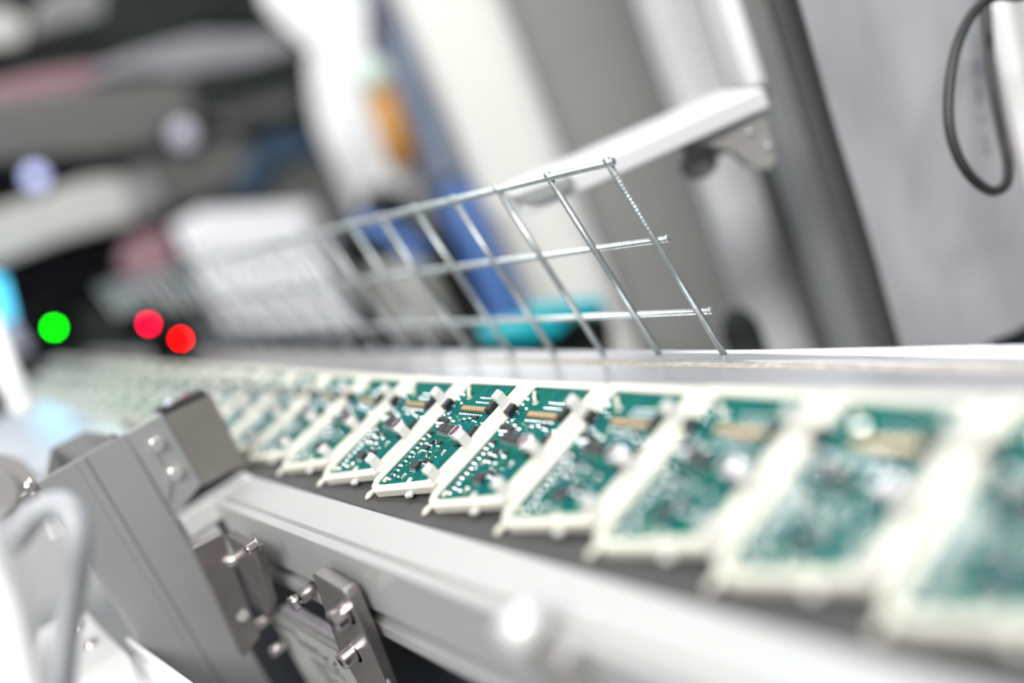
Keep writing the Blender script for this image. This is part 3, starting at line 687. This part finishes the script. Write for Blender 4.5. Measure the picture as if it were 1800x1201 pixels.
vslab('partition', 0.62, 1235, 1345, 300, zpx(215, .62, 1290), -0.30, 0.03, M['shelf'], 'pale grey upright panel below the shelf bracket', 'panel')
vslab('grey_cabinet', 0.85, 908, 1300, 0, 0.75, -0.40, 0.10, M['cabinet_grey'], 'plain grey cabinet behind the shelf and wire mesh end', 'cabinet')
rt = empty('cream_cabinet', on_h(850, 600, 1.05), 'tall cream cabinet with rounded edge, centre of the background', 'cabinet')
vslab('body', 1.05, 703, 868, 0, 0.95, -0.50, 0.24, M['cabinet_cream'], root=rt, bevel=0.01)
vslab('rounded_edge', 1.03, 870, 907, 0, 0.95, -0.50, 0.10, M['white_paint'], root=rt, bevel=0.012)

# shelf with hinge bracket
rt = empty('shelf', at(1130, 270, .44), 'narrow light grey shelf projecting above the wire mesh end', 'shelf')
D = 0.425
s0 = on_h(905, 338, D - 0.012); s1 = on_h(1352, 182, D + 0.002)
z1 = on_h(1200, 217, D).z; th = 0.0095
poly = [Vector((s0.x, s0.y, z1)), Vector((s1.x, s1.y, z1)), Vector((s1.x, s1.y, z1)) + HN * 0.062, Vector((s0.x, s0.y, z1)) + HN * 0.062]
mb = MB(); mb.prism(poly, (0, 0, -th)); inpart(mb, 'board', M['shelf'], rt, bevel=0.0012)
mb = MB(); mb.prism([on_h(x, y, D + 0.006) for x, y in ((1232, 232), (1330, 192), (1352, 215), (1366, 285), (1350, 300), (1322, 296), (1290, 268), (1215, 250))], HN * 0.012); inpart(mb, 'hinge_bracket', M['grey_cast'], rt, bevel=0.0012)
for (x, y) in ((1316, 233), (1350, 256)):
    c = on_h(x, y, D + 0.006); mb = MB(); mb.cyl(c, c - HN * 0.001, 0.0016, 14); mb.dome(c - HN * 0.001, 0.0016, n=-HN, seg=14); inpart(mb, 'rivet', M['tin'], rt)
mb = MB(); c = on_h(1228, 288, D + 0.03); mb.dome(c, 0.010, full=True, seg=20, h=0.8); mb.prism([on_h(x, y, D + 0.022) for x, y in ((1190, 255), (1300, 232), (1300, 262), (1230, 285))], HN * 0.01); inpart(mb, 'hinge_arm', M['m_mid'], rt, bevel=0.001)
mb = MB(); mb.prism([on_h(x, y, D - 0.016) for x, y in ((878, 345), (1000, 303), (1012, 325), (985, 343), (935, 358), (900, 352))], HN * 0.014); inpart(mb, 'end_cap', M['alu'], rt, bevel=0.002)

# turquoise clamp and black block low behind the mesh
rt = empty('turquoise_lever', at(950, 575, .62), 'turquoise plastic lever lying low behind the wire mesh', 'lever')
mb = MB(); D = 0.66
mb.prism([on_h(x, y, D) for x, y in ((845, 585), (915, 570), (1000, 568), (985, 590), (930, 604), (850, 606))], HN * 0.03)
inpart(mb, 'grip', M['teal'], rt, bevel=0.004)
mb = MB(); mb.prism([on_h(x, y, D + 0.005) for x, y in ((930, 548), (1065, 533), (1068, 548), (990, 566), (930, 568))], HN * 0.03); inpart(mb, 'arm', M['teal'], rt, bevel=0.003)
mb = MB(); mb.prism([on_h(x, y, D + 0.04) for x, y in ((780, 610), (1000, 570), (1075, 560), (1090, 700), (780, 700))], HN * 0.05); o = mb.build('pedestal', M['m_dark'], bevel=0.003, loc=at(950, 640, .7)); tag(o, 'black base block under the turquoise lever', 'base')
kb = at(1305, 590, .55); mb = MB(); mb.dome(kb, 0.012, full=True, seg=16, h=1.5); mb.cyl(kb, kb + Vector((0, 0, -0.06)), 0.012); o = mb.build('rubber_stop', M['m_dark'], loc=kb); tag(o, 'small blurred black rubber stop behind the right end of the wire mesh', 'foot')

P_ = [on_h(x, y, 1.36) for x, y in ((618, -40), (760, -40), (850, 350), (780, 420), (715, 360), (690, 250), (655, 110))]
slab('dusky_cover', P_, HN * 0.02, M['dusky'], 'blurred dusky blue-grey cover between the signal lamp and the cream cabinet', 'machine cover', 0.01)
# blue hoses and signal lamp left of the cream cabinet
for i, (pp, r, m, lab) in enumerate((
    (((800, 330, .96), (828, 400, .96), (862, 470, .96), (890, 540, .96), (925, 640, .96)), 0.022, 'blue', 'thick blue hose running down beside the cream cabinet'),
    (((700, 60, 1.0), (716, 120, 1.0), (742, 190, 1.0), (772, 270, 1.0), (790, 320, 0.99)), 0.012, 'blue_pale', 'dull blue hose left of the cream cabinet top'),
    (((625, 390, 1.04), (670, 405, 1.04), (710, 425, 1.04), (745, 450, 1.04)), 0.013, 'blue', 'short blue hose crossing behind the middle of the wire mesh'))):
    P_ = [at(*p) for p in pp]; mb = MB(); mb.tube(smooth_path(P_, 6), r, 16); o = mb.build('blue_hose', M[m], loc=P_[-1]); tag(o, lab, 'hose')
rt = empty('signal_lamp', at(700, 300, 1.1), 'amber signal lamp with round mint cap left of the cream cabinet', 'signal lamp')
p0 = at(712, 290, 1.1); p1 = at(668, 165, 1.1); p2 = at(655, 135, 1.1); mb = MB(); mb.cyl(p0, p1, 0.019, 24); inpart(mb, 'amber_section', M['orange'], rt)
mb = MB(); mb.dome(p2, 0.024, n=(p1 - p0), full=True, seg=24, h=1.0); inpart(mb, 'cap', M['mint'], rt)
mb = MB(); mb.cyl(p0, p0 + (p0 - p1) * 0.9, 0.012, 16); inpart(mb, 'stem', M['m_mid'], rt)

# ================================================================== LEFT BACKGROUND MACHINE (blurred)
XM = -1.02
rt = empty('placement_machine', (XM - 0.3, 0.2, -0.9), 'large dark placement machine across the far left end of the line', 'machine')
def mpanel(name, pts, m, x=XM, t=0.05, bevel=0.004):
    P_ = [on_x(px, py, x) for px, py in pts]; mb = MB(); mb.prism(P_, (-t, 0, 0)); return inpart(mb, name, M[m], rt, bevel)
mpanel('body', ((-150, -120), (430, -120), (470, 10), (560, 95), (548, 165), (560, 230), (625, 380), (700, 700), (-150, 800)), 'm_dark', x=XM - 0.16, t=0.4)
mpanel('top_beam', ((-80, 175), (-80, 90), (200, 45), (430, -50), (450, 20), (330, 65), (180, 120)), 'm_dark', x=XM - 0.04)
mpanel('top_light_panel', ((-60, 90), (-60, 20), (10, 12), (50, 40), (40, 75)), 'm_beige', x=XM - 0.02)
mpanel('top_grey_panel', ((58, 60), (70, 0), (120, -30), (185, -20), (180, 28)), 'm_mid', x=XM - 0.02)
mpanel('pink_strip', ((-60, 185), (-60, 160), (60, 128), (165, 112), (170, 150), (70, 170)), 'm_pink', x=XM - 0.02)
mpanel('lilac_strip', ((160, 140), (165, 118), (260, 85), (360, 58), (420, 60), (500, 60), (535, 82), (440, 112), (340, 130), (250, 125)), 'm_lilac', x=XM - 0.02)
mpanel('grey_panel', ((-60, 290), (-60, 185), (140, 155), (330, 135), (350, 200), (280, 255), (140, 275), (60, 280)), 'm_grey', x=XM)
mpanel('upper_arm', ((345, 180), (350, 140), (540, 92), (548, 130), (525, 150), (370, 195)), 'm_dark', x=XM + 0.01)
mpanel('arm_panel', ((350, 205), (370, 185), (530, 150), (520, 195), (400, 225)), 'm_grey', x=XM)
mpanel('black_slot', ((-60, 345), (-60, 290), (120, 272), (165, 275), (150, 305), (60, 350)), 'm_black', x=XM + 0.01)
mpanel('warm_grey_cover', ((-60, 480), (-60, 385), (60, 345), (150, 315), (215, 308), (240, 385), (110, 420), (20, 455)), 'm_beige', x=XM + 0.02)
mpanel('light_column', ((240, 385), (228, 300), (262, 290), (298, 360)), 'm_mid', x=XM + 0.02)
mpanel('grey_housing', ((290, 350), (275, 275), (420, 235), (450, 260), (430, 320), (330, 360)), 'm_grey', x=XM + 0.0)
mpanel('navy_cover', ((420, 345), (445, 262), (500, 225), (560, 245), (560, 270), (480, 290), (455, 345)), 'm_navy', x=XM + 0.02)
mpanel('lower_right_panel', ((470, 360), (500, 290), (560, 260), (625, 380), (600, 420)), 'm_grey', x=XM)
mpanel('black_opening', ((-60, 600), (-60, 480), (20, 460), (110, 425), (220, 398), (250, 460), (235, 560), (120, 600)), 'm_black', x=XM + 0.0)
mpanel('pink_panel', ((215, 470), (225, 425), (290, 400), (310, 440), (300, 490), (240, 500)), 'm_pink', x=XM + 0.03)
mpanel('brown_panel', ((60, 640), (110, 560), (235, 520), (310, 600), (250, 660), (60, 720)), 'm_dark', x=XM + 0.02)
# lamps on the machine
def lamp(px, py, x, r, m, label, dark_back=0.0):
    c = on_x(px, py, x) if x < 0 else on_y(px, py, x)
    root = empty('indicator_lamp', c, label, 'lamp')
    mb = MB(); mb.dome(c, r, n=(1, -0.5, 0.1), full=True, seg=20, h=0.5); inpart(mb, 'lens', M[m], root)
    hr = max(dark_back, r * 1.15)
    mb = MB(); mb.box(c + Vector((-0.03 - r, -hr, -hr)), c + Vector((-r * 1.15, hr, hr))); inpart(mb, 'housing', M['m_dark' if not dark_back else 'm_black'], root, bevel=0.002)  # larger black housings are added to darken the surround of coloured lenses
    if x > 0: mb = MB(); mb.box((c.x - r - 0.02, c.y - 0.006, 0.0), (c.x - r - 0.01, c.y + 0.006, c.z)); inpart(mb, 'stand', M['m_black'], root)
lamp(95, 576, -0.62, 0.0032, 'led_green', 'glowing green indicator lamp at the far left', 0.022)
lamp(261, 570, 0.093, 0.0022, 'led_pink', 'glowing crimson indicator lamp, left of the two red ones', 0.014)
lamp(318, 596, 0.088, 0.0026, 'led_red', 'glowing bright red indicator lamp, right of the two red ones', 0.014)
lamp(62, 311, XM + 0.03, 0.013, 'lav', 'pale lavender glowing disc in the black slot, far upper left')  # pale emissive disc in front of a small dark box, as the next two
lamp(322, 236, XM + 0.03, 0.018, 'pale_glow', 'dim whitish glowing disc on the dark machine right of the lavender one')
lamp(35, 590, XM + 0.05, 0.022, 'pale_glow', 'pale violet glowing disc under the cyan screen at the left edge')
cs = [on_x(x, y, -0.9) for x, y in ((-60, 470), (5, 490), (22, 560), (-10, 572), (-60, 575))]
slab('cyan_screen', cs, (-0.02, 0, 0), M['cyan'], 'lit cyan screen cut off by the left edge', 'screen')

# white component feeders in a row
gl = 'white component feeders behind the wire mesh'
for i in range(11):
    px = 300 + i * 21; f = i / 10
    top = 395 - 10 * f; bot = 590 + 8 * f
    a = on_h(px, top, 1.12); b2 = on_h(px + 16, top - 5, 1.12); z0 = on_h(px + 70, bot, 1.12).z
    P_ = [Vector((a.x, a.y, z0)), Vector((b2.x, b2.y, z0)), Vector((b2.x, b2.y, b2.z)), Vector((a.x, a.y, a.z))]
    mb = MB(); mb.prism(P_, HN * 0.16)
    for k in range(3):
        zz = a.z + (z0 - a.z) * (0.25 + 0.25 * k); mb.obox(Vector((a.x, a.y, zz)) + (b2 - a) * 0.5 - HN * 0.004, HR * 0.005, HN * 0.004, Vector((0, 0, 0.006)))
    c = (a + b2) / 2; o = mb.build('component_feeder', M['m_white'], bevel=0.002, loc=(c.x, c.y, z0))
    lab = 'white upright component feeder in the row seen through the wire mesh'
    if 0 < i < 10: lab = ('second third fourth fifth sixth seventh eighth ninth tenth'.split()[i - 1]) + ' white component feeder from the left, seen through the wire mesh'
    if i == 0: lab = 'leftmost white component feeder, beside the dusty pink panel'
    if i == 10: lab = 'rightmost white component feeder of the row, beside the dark machine edge'
    tag(o, lab, 'feeder', gl)
# pale boxes lower, behind the mesh
for (pts, m, lab) in ((((640, 480), (740, 450), (800, 580), (690, 600)), 'm_beige', 'blurred warm grey box low behind the middle of the mesh'),
                      (((560, 0), (640, -20), (650, 120), (610, 300), (570, 230), (540, 130)), 'm_white', 'blurred white panel between the dark machine and the signal lamp')):
    P_ = [on_h(x, y, 1.3) for x, y in pts]; slab('pale_panel', P_, HN * 0.03, M[m], lab, 'panel', 0.003)
P_ = [on_h(x, y, 1.41) for x, y in ((640, 330), (780, 330), (940, 720), (560, 720))]
slab('dark_cabinet', P_, HN * 0.02, M['m_dark'], 'dark cabinet filling the gap behind the mesh left of the cream cabinet', 'cabinet', 0.01)
